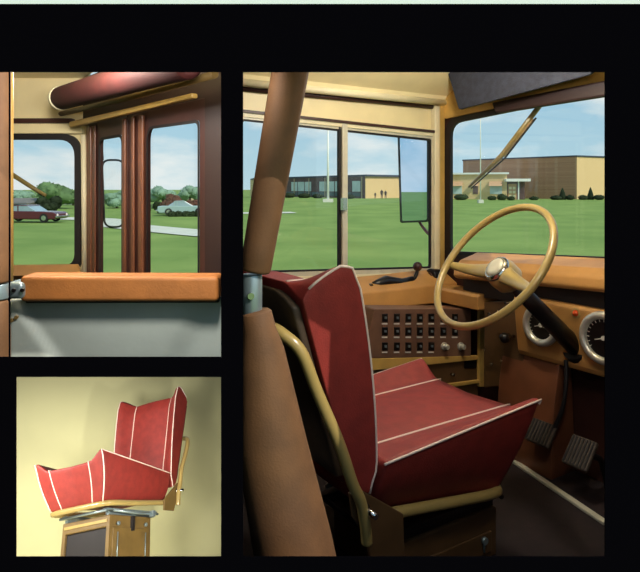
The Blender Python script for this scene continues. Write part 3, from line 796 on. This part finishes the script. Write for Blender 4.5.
# wiper outside the left pane
wp2 = thing('windscreen_wiper', 'tan wiper arm crossing the left pane above the parked maroon car', 'wiper', P(47, 196, 2.7))
MB().tube([P(5, 170, 2.68), P(30, 186, 2.68), P(46, 195.5, 2.68)], [.011, .010, .007], 8).build('blade_carrier', M['tan_gloss'], wp2)
MB().tube([P(7, 173, 2.685), P(44, 196.5, 2.685)], .004, 6).build('blade', M['rubber'], wp2)
# mirror loop outside the first door pane
m2 = thing('door_mirror', 'narrow black framed entrance mirror outside the first door pane', 'mirror', P(113, 228, 2.72))
lp = rq([P(102, 160, 2.72), P(124, 160, 2.72), P(124, 227, 2.72), P(104.5, 227, 2.72)], .035, 5)
MB().tube(lp, .0045, 8, True).build('frame', M['black_metal'], m2)
nm = (V((-.5, .86, 0)).normalized()-P(113, 190, 2.72).normalized()+V((0, 0, 0))).normalized()
MB().tube([P(103, 160, 2.72), P(101, 130, 2.70)], .004, 8).build('arm', M['black_metal'], m2)
MB().prism([p+V((0, .002, 0)) for p in lp], (0, .003, 0)).build('mirror_glass', M['glass'], m2)
# enclosing panels of the entry bay, added sun blocks of the seat bay
b = MB(); b.prism([V((-2.2, 1.435, 2.17)), V((-.205, 1.435, 2.17)), V((-.235, 1.66, 2.17)), V((-.41, 2.66, 2.17)), V((-.42, 2.72, 2.17)), V((-2.2, 2.72, 2.17))], (0, 0, -.005)); struct(b.build('floor_entry', M['black']))
b = MB(); b.prism([V((-3.3, 2.70, 1.80)), V((-.43, 2.70, 1.80)), V((.02, 5.4, 1.80)), V((-3.3, 5.4, 1.80))], (0, 0, .015)); struct(b.build('ceiling_sun_block', M['black']))  # unseen slab added to keep the sun out of the seat bay
b = MB(); b.prism([V((-2.3, 2.70, 1.80)), V((-.43, 2.70, 1.80)), V((-.43, 2.70, 2.165)), V((-2.3, 2.70, 2.165))], (0, .02, 0)); struct(b.build('riser_sun_block', M['black']))  # unseen step added to close the slab against daylight
b = MB(); b.prism([V((-.365, 2.52, 0)), V((.03, 5.4, 0)), V((.03, 5.4, 1.80)), V((-.43, 2.70, 1.80)), V((-.365, 2.52, 2.11))], (.015, 0, 0)); struct(b.build('wall_sun_block', M['black']))  # unseen side panel added against sun from the right
b = MB(); b.prism([V((-1.3, .965, 0.0)), V((-1.3, .965, E+.46)), V((-2.2, 2.62, E+.46)), V((-2.2, 2.62, 2.10)), V((-3.2, 5.2, 2.10)), V((-3.2, 5.2, .0))], (-.02, 0, 0)); struct(b.build('wall_outer', M['black']))

# ------------------------------------------------------------------ lower left view: seat on show before a pale green backdrop
base = P(111.7, 509.1, 3.464)
dv_ = V((base.x/base.y, 1, 0)).normalized(); axr = V((dv_.y, -dv_.x, 0))
T = Matrix.Rotation(.0510, 3, (base-V((0, 0, E))).normalized()) @ Matrix.Rotation(-.592, 3, axr)
Rz = Matrix.Rotation(math.pi+1.231, 3, 'Z')
ctr = T @ (Rz @ V((.27, 0, 0)))
s2 = make_seat('maroon driver seat with white piping on a pedestal before the pale green backdrop', base-ctr, (T @ Rz), .30, 'maroon driver seats', .642, .032, 1.11, .035, -.04, .035, -.04, .205, .034, True, -.03, .80, .035, 'steel', 'olive')
fz = T @ V((0, 0, 1)); fy = T @ dv_; fx = T @ axr
pf = base-ctr+fz*(-.092-.30)          # stage floor level
def st(x, y, z): return pf+fx*x+fy*y+fz*z
prof = [(-.7, 0), (.45, 0), (.58, .03), (.66, .11), (.68, .25), (.68, .6), (.68, 1.6)]
b = MB(); L = [st(-1.5, y, z) for y, z in prof]; Rr = [st(1.1, y, z) for y, z in prof]
k = len(L); b.add(L+Rr, [(i, i+1, k+i+1, k+i) for i in range(k-1)], True)
bd = struct(b.build('wall_backdrop', M['backdrop']))
sd = bd.modifiers.new('solid', 'SOLIDIFY'); sd.thickness = .01; sd.offset = -1

# ------------------------------------------------------------------ outside: school, poles, shrubs, cars, trees
def base_pt(px, Y, dz=0):
    x = (px-320)/F*Y; return V((x, Y, gz_at(x, Y)+dz))
def topz(py, Y): return E-(py-HZ)/F*Y
def wallprism(pts, z0, z1): return MB().prism([V((p.x, p.y, z0)) for p in pts], (0, 0, z1-z0))
class Facade:
    def __init__(s, a, b): s.a = V(a); s.u = V(b)-V(a); s.L = s.u.length; s.u.normalize(); s.n = V((s.u.y, -s.u.x, 0))
    def rect(s, t0, t1, z0, z1, off, th):
        q = lambda t, z: V((s.a.x+s.u.x*t, s.a.y+s.u.y*t, z))+s.n*off
        return MB().prism([q(t0, z0), q(t1, z0), q(t1, z1), q(t0, z1)], s.n*th)
    def px(s, px):
        k = (px-320)/F   # a.x+u.x t = k (a.y+u.y t)
        return (k*s.a.y-s.a.x)/(s.u.x-k*s.u.y)
# classroom wing
a = base_pt(255, 158); c = base_pt(365.5, 117); e = base_pt(404, 124)
zt = topz(174.5, 117); z0 = .2
sch = thing('classroom_wing', 'low school wing with long window band and tan brick end through the side window', 'building', V((c.x, c.y, gz_at(c.x, c.y))))
back = V((-.2, 1, 0)).normalized()*14
wallprism([a, c, e, e+back, a+back], z0, zt-.35).build('wall', M['brick_tan'], sch)
rf_out = [a+V((-.3, -.4, 0)), c+V((.2, -.5, 0)), e+V((.4, -.2, 0)), e+back, a+back]
wallprism(rf_out, zt-.35, zt).build('roof_edge', M['roof_blue'], sch)
fa = Facade(a, c)
if fa.n.y > 0: fa.n = -fa.n
fa.rect(.5, fa.L-.1, .3, zt-.36, .0, .06).build('spandrel', M['bld_spandrel'], sch)
t = 1.0; i = 0
nb = 15
for i in range(nb):
    t0 = lerp(1, fa.L-1.2, i/nb); t1 = lerp(1, fa.L-1.2, (i+1)/nb)-.35
    zz = zt-.7
    wn = fa.rect(t0, t1, 1.9, zz-.5, .06, .06).build('window', M['pale_glass'] if i % 4 != 1 else M['bld_spandrel'], sch)
    fa.rect(t0, t1, 1.0, 1.75, .06, .06).build('lower_pane', M['bld_glass'], wn)
for i in range(8):
    t0 = lerp(1, fa.L-1, i/7); fa.rect(t0-.1, t0+.1, .3, zt-.4, .1, .12).build('mullion', M['house_wall'], sch)

# gymnasium
gl = base_pt(463, 127); gc = base_pt(576.5, 110); ge = base_pt(660, 121)
zg = topz(156.5, 110)
gy = thing('gymnasium', 'tall brown brick school hall seen through the windscreen', 'building', V((gc.x, gc.y, gz_at(gc.x, gc.y))))
bk_ = V((.1, 1, 0)).normalized()*25; glb = gl+V((gl.x+4, gl.y, 0)).normalized()*25
wallprism([gl, gc, gc+V((.0, .4, 0))+bk_, glb], .2, zg).build('brown_wall', M['brick_brown'], gy)
fr = Facade(gc, ge)
wallprism([gc+V((.05, 0, 0)), ge, ge+bk_, gc+bk_+V((.05, 0, 0))], .2, zg-.02).build('tan_wall', M['brick_tan'], gy)
wallprism([gl+V((-.2, -.2, 0)), gc+V((0, -.25, 0)), ge+V((.2, -.2, 0)), ge+bk_, glb], zg, zg+.22).build('roof_edge', M['roof_blue'], gy)
# entrance wing
ea = base_pt(436, 112); ec = base_pt(507, 107); ee = base_pt(526, 106)
zl = topz(174.5, 110)
en = thing('entrance_wing', 'low tan entrance wing with awnings left of the tall brown hall', 'building', V((ec.x, ec.y, gz_at(ec.x, ec.y))))
wallprism([ea, ec, ec+V((0, 14, 0)), ea+V((0, 14, 0))], .2, zl).build('wall', M['brick_tan'], en)
wallprism([ea+V((-.2, -.5, 0)), ec+V((.2, -.5, 0)), ec+V((.2, 14, 0)), ea+V((0, 14, 0))], zl, zl+.3).build('roof_edge', M['white_pole'], en)
wallprism([ec+V((0, .6, 0)), ee+V((0, .6, 0)), ee+V((0, 12, 0)), ec+V((0, 12, 0))], .2, topz(181, 107)).build('porch_wall', M['bld_spandrel'], en)
wallprism([ec+V((-.4, -.9, 0)), ee+V((.5, -.9, 0)), ee+V((.5, 12, 0)), ec+V((-.4, 12, 0))], topz(181.5, 107), topz(178.8, 107)).build('porch_roof', M['white_pole'], en)
fe = Facade(ea, ec)
if fe.n.y > 0: fe.n = -fe.n
for x0, x1 in ((450, 462), (473, 478), (490, 502)):
    t0, t1 = fe.px(x0), fe.px(x1)
    wn = fe.rect(t0, t1, topz(194, 109), topz(184.5, 109), 0, .08).build('window', M['pale_glass'] if x0 != 473 else M['bld_spandrel'], en)
    q = lambda t, z, o: V((fe.a.x+fe.u.x*t, fe.a.y+fe.u.y*t, z))+fe.n*o
    MB().prism([q(t0-.1, topz(181.5, 109), .05), q(t0-.1, topz(186, 109), 1.1), q(t0-.1, topz(185.5, 109), .05)], fe.u*(t1-t0+.2)).build('awning', M['canvas'], wn)
fd = Facade(ec+V((0, .6, 0)), ee+V((0, .6, 0)))
if fd.n.y > 0: fd.n = -fd.n
zg0 = gz_at(ec.x, ec.y)
dd_ = fd.rect(.35, 1.75, zg0, topz(184, 107), 0, .08).build('door', M['canvas'], en)
for i in range(2):
    for j in range(3):
        fd.rect(.5+.62*i, .95+.62*i, zg0+.35+.7*j, zg0+.8+.7*j, .08, .03).build('door_pane', M['cream_trim'], dd_)
fd.rect(2.0, 2.2, zg0, topz(181.5, 107), .5, .2).build('column', M['white_pole'], en)

# flag poles
def pole(px, Y, ytop, r, label):
    b0 = base_pt(px, Y); t = thing('flagpole', label, 'flagpole', b0, 'white flagpoles on the lawn')
    zt = topz(ytop, Y)
    MB().tube([b0, V((b0.x, b0.y, zt))], [r, r*.6], 12).build('shaft', M['white_pole'], t)
    MB().box(b0+Z*.2, (r*8, r*8, .5)).build('base_block', M['concrete'], t, .03)
    MB().sphere(V((b0.x, b0.y, zt+.1)), r*1.6).build('finial', M['white_pole'], t)
pole(328, 92, 112, .19, 'white flagpole standing before the classroom wing left of the sliding window post')
pole(480.5, 88, 70, .09, 'thin white flagpole seen through the windscreen before the entrance wing')

def leaves(mb, c, rad, n, size, seed, flat=1.0):
    rnd = random.Random(seed)
    for _ in range(n):
        while True:
            d = V((rnd.uniform(-1, 1), rnd.uniform(-1, 1), rnd.uniform(-1, 1)))
            if .25 < d.length < 1: break
        d = d*(.72+.28*rnd.random())/max(.55, d.length) if rnd.random() < .75 else d
        p = c+V((d.x*rad[0], d.y*rad[1], d.z*rad[2]))
        a = V((rnd.gauss(0, 1), rnd.gauss(0, 1), rnd.gauss(0, 1))).normalized(); bb = a.orthogonal().normalized()
        s = size*rnd.uniform(.6, 1.3)
        mb.add([p-a*s, p-bb*s*.55, p+a*s, p+bb*s*.55], [(0, 1, 2, 3)])
def shrub(px, py0, py1, wpx, Y, m, label, cone=False, name='shrub', group='dark shrubs along the school walls'):
    b0 = base_pt(px, Y); h = (py1-py0)/F*Y; r = wpx/F*Y/2
    t = thing(name, label, 'shrub', b0, group)
    b = MB()
    if cone:
        b.tube([b0, b0+Z*h*.3, b0+Z*h*.7, b0+Z*h], [r, r*.95, r*.5, .05], 12)
        for k in range(5): leaves(b, b0+Z*h*(.1+.18*k), (r*(1.05-.19*k),)*2+(h*.12,), 50, .12, px+k)
    else:
        b.sphere(b0+Z*h*.45, 1, 12, 8, .3, px, (r*.9, r*.8, h*.5)); leaves(b, b0+Z*h*.48, (r, r*.9, h*.55), 160, .14, px)
    b.build('foliage', m, t)
    MB().cyl(b0-Z*.05, b0+Z*h*.3, .06, n=8).build('stem', M['bark'], t)
D_ = M['leaf_dk']
for i, (px, y0, y1, wd, Y, cone, lb) in enumerate([
        (461, 193, 199, 16, 103, False, 'wide dark shrub at the left end of the entrance wing'),
        (492, 194.5, 199, 10, 102, False, 'low dark shrub between the two awnings of the entrance wing'),
        (502, 192.5, 199, 11, 102, False, 'round dark shrub just left of the school entrance doors'),
        (511, 195, 199, 8, 101.5, False, 'small dark shrub in front of the school entrance doors'),
        (534, 195.5, 199, 10, 103, False, 'low dark shrub at the middle of the brown brick wall'),
        (556, 194.5, 199, 12, 104, False, 'spreading dark shrub left of the cone tree at the brown wall'),
        (562.5, 187, 199, 7, 104.6, True, 'cone shaped evergreen before the brown brick wall'),
        (570, 194, 199, 9, 104, False, 'dark shrub at the corner of the tall hall'),
        (583, 194, 199, 10, 104, False, 'dark shrub left of the cone tree at the tan gable wall'),
        (590.5, 186.5, 199, 6.5, 105, True, 'cone shaped evergreen before the sunlit tan gable wall'),
        (599, 194, 199, 12, 104, False, 'dark shrub right of the cone tree at the tan gable wall'),
        (276, 194.5, 200, 10, 128, False, 'dark shrub at the far left of the classroom wing'),
        (289, 195, 200, 14, 126, False, 'dark shrub under the classroom windows third from the flagpole'),
        (304, 195, 200, 14, 123, False, 'dark shrub under the classroom windows second from the flagpole'),
        (318, 195.5, 200, 12, 120, False, 'dark shrub just left of the white flagpole'),
        (350, 195.5, 200, 11, 114, False, 'dark shrub right of the sliding window post')]):
    shrub(px, y0, y1, wd, Y, D_, lb, cone)
def tree(px, Y, ytop, ybot, wpx, m, label, seed, name='tree', trunk=True, group='trees in the distance beyond the lawn'):
    b0 = base_pt(px, Y); zt = topz(ytop, Y); zb = max(b0.z+.05, topz(ybot, Y)); r = wpx/F*Y/2; hh = (zt-zb)/2
    t = thing(name, label, 'tree', b0, group); c = V((b0.x, b0.y, zb+hh)); b = MB(); rnd = random.Random(seed)
    for k in range(9):
        a = k*2.4; rr = .55 if k else 0
        q = c+V((math.cos(a)*r*rr, math.sin(a)*r*rr, hh*rnd.uniform(-.45, .4) if k else 0))
        s = rnd.uniform(.45, .6)
        b.sphere(q, 1, 12, 8, .35, seed+k, (r*s*.85, r*s*.85, hh*s*.9))
        leaves(b, q, (r*s, r*s, hh*s), 110, max(.12, r*.075), seed*31+k)
    b.build('crown', m, t)
    MB().tube([b0-Z*.1, b0+Z*(zb-b0.z+hh*.6)], [r*.08+.05, r*.05+.03], 8).build('trunk', M['bark'], t)
tree(58, 78, 178, 207, 40, M['leaf'], 'large round green tree behind the maroon car', 3)
tree(49, 60, 195, 213, 23, M['leaf_dk'], 'dark bushy tree close behind the maroon car roof', 4)
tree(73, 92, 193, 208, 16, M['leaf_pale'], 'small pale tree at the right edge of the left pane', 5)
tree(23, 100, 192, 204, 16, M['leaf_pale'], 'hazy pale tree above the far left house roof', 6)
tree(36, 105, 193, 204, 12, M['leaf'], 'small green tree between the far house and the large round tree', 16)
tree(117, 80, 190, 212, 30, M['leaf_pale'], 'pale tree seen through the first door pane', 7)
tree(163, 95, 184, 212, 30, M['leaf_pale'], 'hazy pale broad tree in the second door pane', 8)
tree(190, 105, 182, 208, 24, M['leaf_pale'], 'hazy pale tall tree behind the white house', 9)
tree(171, 60, 193, 215, 22, M['leaf_red'], 'reddish ornamental tree left of the pale car', 10)
tree(158, 62, 200, 217, 9, M['leaf_dk'], 'slim dark evergreen left of the reddish tree', 11)
tree(150.5, 70, 203, 218, 9, M['leaf'], 'green bush at the left edge of the second door pane', 12)
tree(192, 74, 199, 210, 14, M['leaf_red'], 'reddish bush behind the pale car', 17)
tree(420, 170, 190, 198, 22, M['leaf'], 'distant green tree beside the mirror edge', 13)
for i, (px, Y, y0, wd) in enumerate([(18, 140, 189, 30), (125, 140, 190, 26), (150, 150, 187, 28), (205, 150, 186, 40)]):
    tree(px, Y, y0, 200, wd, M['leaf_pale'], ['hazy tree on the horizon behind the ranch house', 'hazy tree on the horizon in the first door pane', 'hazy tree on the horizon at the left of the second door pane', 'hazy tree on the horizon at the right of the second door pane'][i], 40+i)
def person(px, Y, h, label):
    b0 = base_pt(px, Y); k = h/1.75
    J = [(0, 0, .95), (0, 0, 1.2), (0, 0, 1.42), (0, 0, 1.52), (0, -.02, 1.66), (.19, 0, 1.38), (.25, 0, 1.1), (.25, -.06, .85), (-.19, 0, 1.38), (-.25, 0, 1.1), (-.25, -.06, .85),
         (.1, 0, .86), (.11, -.02, .48), (.12, 0, .08), (.12, -.16, .04), (-.1, 0, .86), (-.11, -.05, .48), (-.12, .05, .08), (-.12, -.11, .04)]
    Ed = [(0, 1), (1, 2), (2, 3), (3, 4), (2, 5), (5, 6), (6, 7), (2, 8), (8, 9), (9, 10), (0, 11), (11, 12), (12, 13), (13, 14), (0, 15), (15, 16), (16, 17), (17, 18)]
    rr = [.15, .14, .15, .06, .11, .07, .055, .04, .07, .055, .04, .1, .07, .05, .045, .1, .07, .05, .045]
    me = bpy.data.meshes.new('person'); me.from_pydata([V(p)*k for p in J], Ed, []); me.materials.append(M['dark_cloth'])
    o = bpy.data.objects.new('person', me); C.objects.link(o); o.location = b0
    sk = o.modifiers.new('skin', 'SKIN')
    for i, r in enumerate(rr):
        me.skin_vertices[0].data[i].radius = (r*k, r*k)
    me.skin_vertices[0].data[0].use_root = True
    o.modifiers.new('smooth', 'SUBSURF').levels = 1
    tag(o, label, 'person')
person(381.8, 114, 1.75, 'left one of two people in dark clothes standing close together by the tan brick end')
person(385.6, 114.5, 1.6, 'right one of two people in dark clothes standing close together by the tan brick end')
person(375.2, 116, 1.2, 'person in dark clothes standing alone left of the pair by the tan brick end')

def house(px0, px1, Y, yr, ye, label, m_roof):
    a = base_pt(px0, Y); c = base_pt(px1, Y); ze = topz(ye, Y); zr = topz(yr, Y); dpt = V((0, 8, 0))
    t = thing('house', label, 'house', (a+c)/2, None)
    wl = wallprism([a, c, c+dpt, a+dpt], a.z-.05, ze).build('wall', M['house_wall'], t)
    o = V((.4, 0, 0)); f = V((0, -.5, 0))
    A_ = V((a.x, a.y, ze))-o+f; C_ = V((c.x, c.y, ze))+o+f; A2 = A_+dpt-2*f; C2 = C_+dpt-2*f; r1 = V((a.x, a.y+4, zr))-o*.2; r2 = V((c.x, c.y+4, zr))+o*.2
    MB().add([A_, C_, C2, A2, r1, r2], [(0, 1, 5, 4), (2, 3, 4, 5), (1, 2, 5), (3, 0, 4), (0, 3, 2, 1)]).build('roof', m_roof, t)
    fc = Facade(a, c)
    if fc.n.y > 0: fc.n = -fc.n
    for k in (.2, .65):
        MB_ = fc.rect(fc.L*k, fc.L*k+1.6, a.z+.8, ze-.4, 0, .05).build('window', M['bld_glass'], t)
house(-14, 28, 76, 198.5, 203.5, 'low ranch house with grey roof behind the maroon car', M['shingle'])
house(63, 79, 98, 202, 204.5, 'small pale house right of the large round tree', M['shingle'])
house(181, 194, 112, 191.5, 194, 'white house among the hazy trees in the second door pane', M['white_pole'])

def car(px_front, Y, L, H, body_m, label, facing=1, roof_m=None, heading=0.0):
    b0 = base_pt(px_front, Y); Rm = Matrix.Rotation(heading, 3, 'Z')
    x0 = b0.x-facing*L/2; org = V((x0, Y, gz_at(x0, Y)+.04)); t = thing('car', label, 'car', org)
    tr = lambda x, y, z: org+Rm @ V((x*facing, y, z))
    Wd = .9
    lower = [(-L/2, .45), (-L/2+.05, .85), (-L/2+.5, .92), (-.9, .92), (1.1, .90), (L/2-.25, .84), (L/2, .70), (L/2, .35), (L/2-.2, .27), (-L/2+.2, .27)]
    lower = [(x, z*H/1.4) for x, z in lower]
    MB().prism([tr(x, -Wd, z) for x, z in lower], Rm @ V((0, 2*Wd, 0))).build('body', body_m, t, .05, 3)
    cab = [(-L/2+.9, .90), (-L/2+1.55, 1.36), (.15, 1.38), (.95, .88)]
    cab = [(x, z*H/1.4) for x, z in cab]
    gh = MB().prism([tr(x, -Wd+.1, z) for x, z in cab], Rm @ V((0, 2*Wd-.2, 0))).build('windows', M['car_glass'], t, .04, 2)
    rf = [(-L/2+1.45, 1.33), (-L/2+1.6, 1.40), (.1, 1.41), (.28, 1.34)]
    MB().prism([tr(x, -Wd+.07, z*H/1.4) for x, z in rf], Rm @ V((0, 2*Wd-.14, 0))).build('roof', roof_m or body_m, t, .03, 2)
    for xx in (-L/2+1.5, -.55): MB().prism([tr(xx-.03, -Wd+.08, .9*H/1.4), tr(xx+.05, -Wd+.08, .9*H/1.4), tr(xx+.05, -Wd+.08, 1.36*H/1.4), tr(xx-.03, -Wd+.08, 1.36*H/1.4)], Rm @ V((0, .05, 0))).build('pillar', body_m, t)
    for xx in (-L/2+1.0, L/2-.95):
        for yy in (-Wd-.01, Wd-.2):
            wl = MB().cyl(tr(xx, yy, .33), tr(xx, yy+.21, .33), .33, n=20).build('wheel', M['tyre'], t)
            MB().cyl(tr(xx, yy-.012, .33), tr(xx, yy+.02, .33), .19, n=16).build('hubcap', M['chrome'], wl)
    for xx in (-L/2-.05, L/2+.05): MB().prism([tr(xx-.06, -Wd-.03, .36), tr(xx+.06, -Wd-.03, .36), tr(xx+.06, -Wd-.03, .50), tr(xx-.06, -Wd-.03, .50)], Rm @ V((0, 2*Wd+.06, 0))).build('bumper', M['chrome'], t, .03)
    for yy in (-.65, .65): MB().cyl(tr(L/2-.03, yy, .6*H/1.4), tr(L/2+.03, yy, .6*H/1.4), .1, n=12).build('headlight', M['white_mark'], t)
car(64, 47, 5.0, 1.28, M['car_maroon'], 'maroon sedan with pale windows parked on the lawn edge in the left pane', heading=-.12)
car(208, 57, 4.6, 1.3, M['car_pale'], 'pale aqua car parked beyond the road in the second door pane', 1, heading=.25)
# low hedge in front of the pale car
for i, px in enumerate((172, 179, 186, 193, 200)):
    shrub(px, 210.5, 215.5, 9, 55, M['leaf_dk'], ['dark hedge plant at the left end of the row before the pale car', 'dark hedge plant second from left before the pale car', 'dark hedge plant in the middle of the row before the pale car', 'dark hedge plant fourth from left before the pale car', 'dark hedge plant at the right end of the row before the pale car'][i], False, 'hedge_plant', 'dark hedge plants before the pale car')

# ------------------------------------------------------------------ added fill lights inside the bays, no real fixtures
def point(name, loc, r, power, col=(1, .95, .86)):
    l = bpy.data.lights.new(name, 'POINT'); l.energy = power; l.shadow_soft_size = r; l.color = col
    o = bpy.data.objects.new(name, l); C.objects.link(o); o.location = V(loc); return o
point('cab_fill', (.48, 1.92, E+.47), .05, 17)  # added light to brighten the cab ceiling and walls
area('cab_front_fill', (.52, 1.05, E+.29), (.36, 1.75, E-.45), .2, 6)  # added front fill on the seat and stanchion
point('entry_fill', (-.72, 1.65, E+.37), .05, 21)  # added light for the entry ceiling and front wall
area('entry_low_fill', (-.19, 1.02, E+.25), (-.62, 1.65, E-.3), .12, 8, (1, .97, .9))  # added low fill on the barrier panel
area('stage_fill', (-1.15, 1.6, 1.72), (-1.15, 3.6, .9), .4, 42, (1, .97, .9))  # added frontal light on the seat and backdrop
area('stage_right_fill', (-.385, 2.85, 1.25), (-1.0, 4.5, .9), .1, 21, (1, .97, .9))  # added to even out the backdrop from the right
area('stage_left_fill', (-1.95, 2.9, 1.45), (-1.2, 4.6, .8), .3, 22, (1, .97, .9))  # added to even out the backdrop from the left
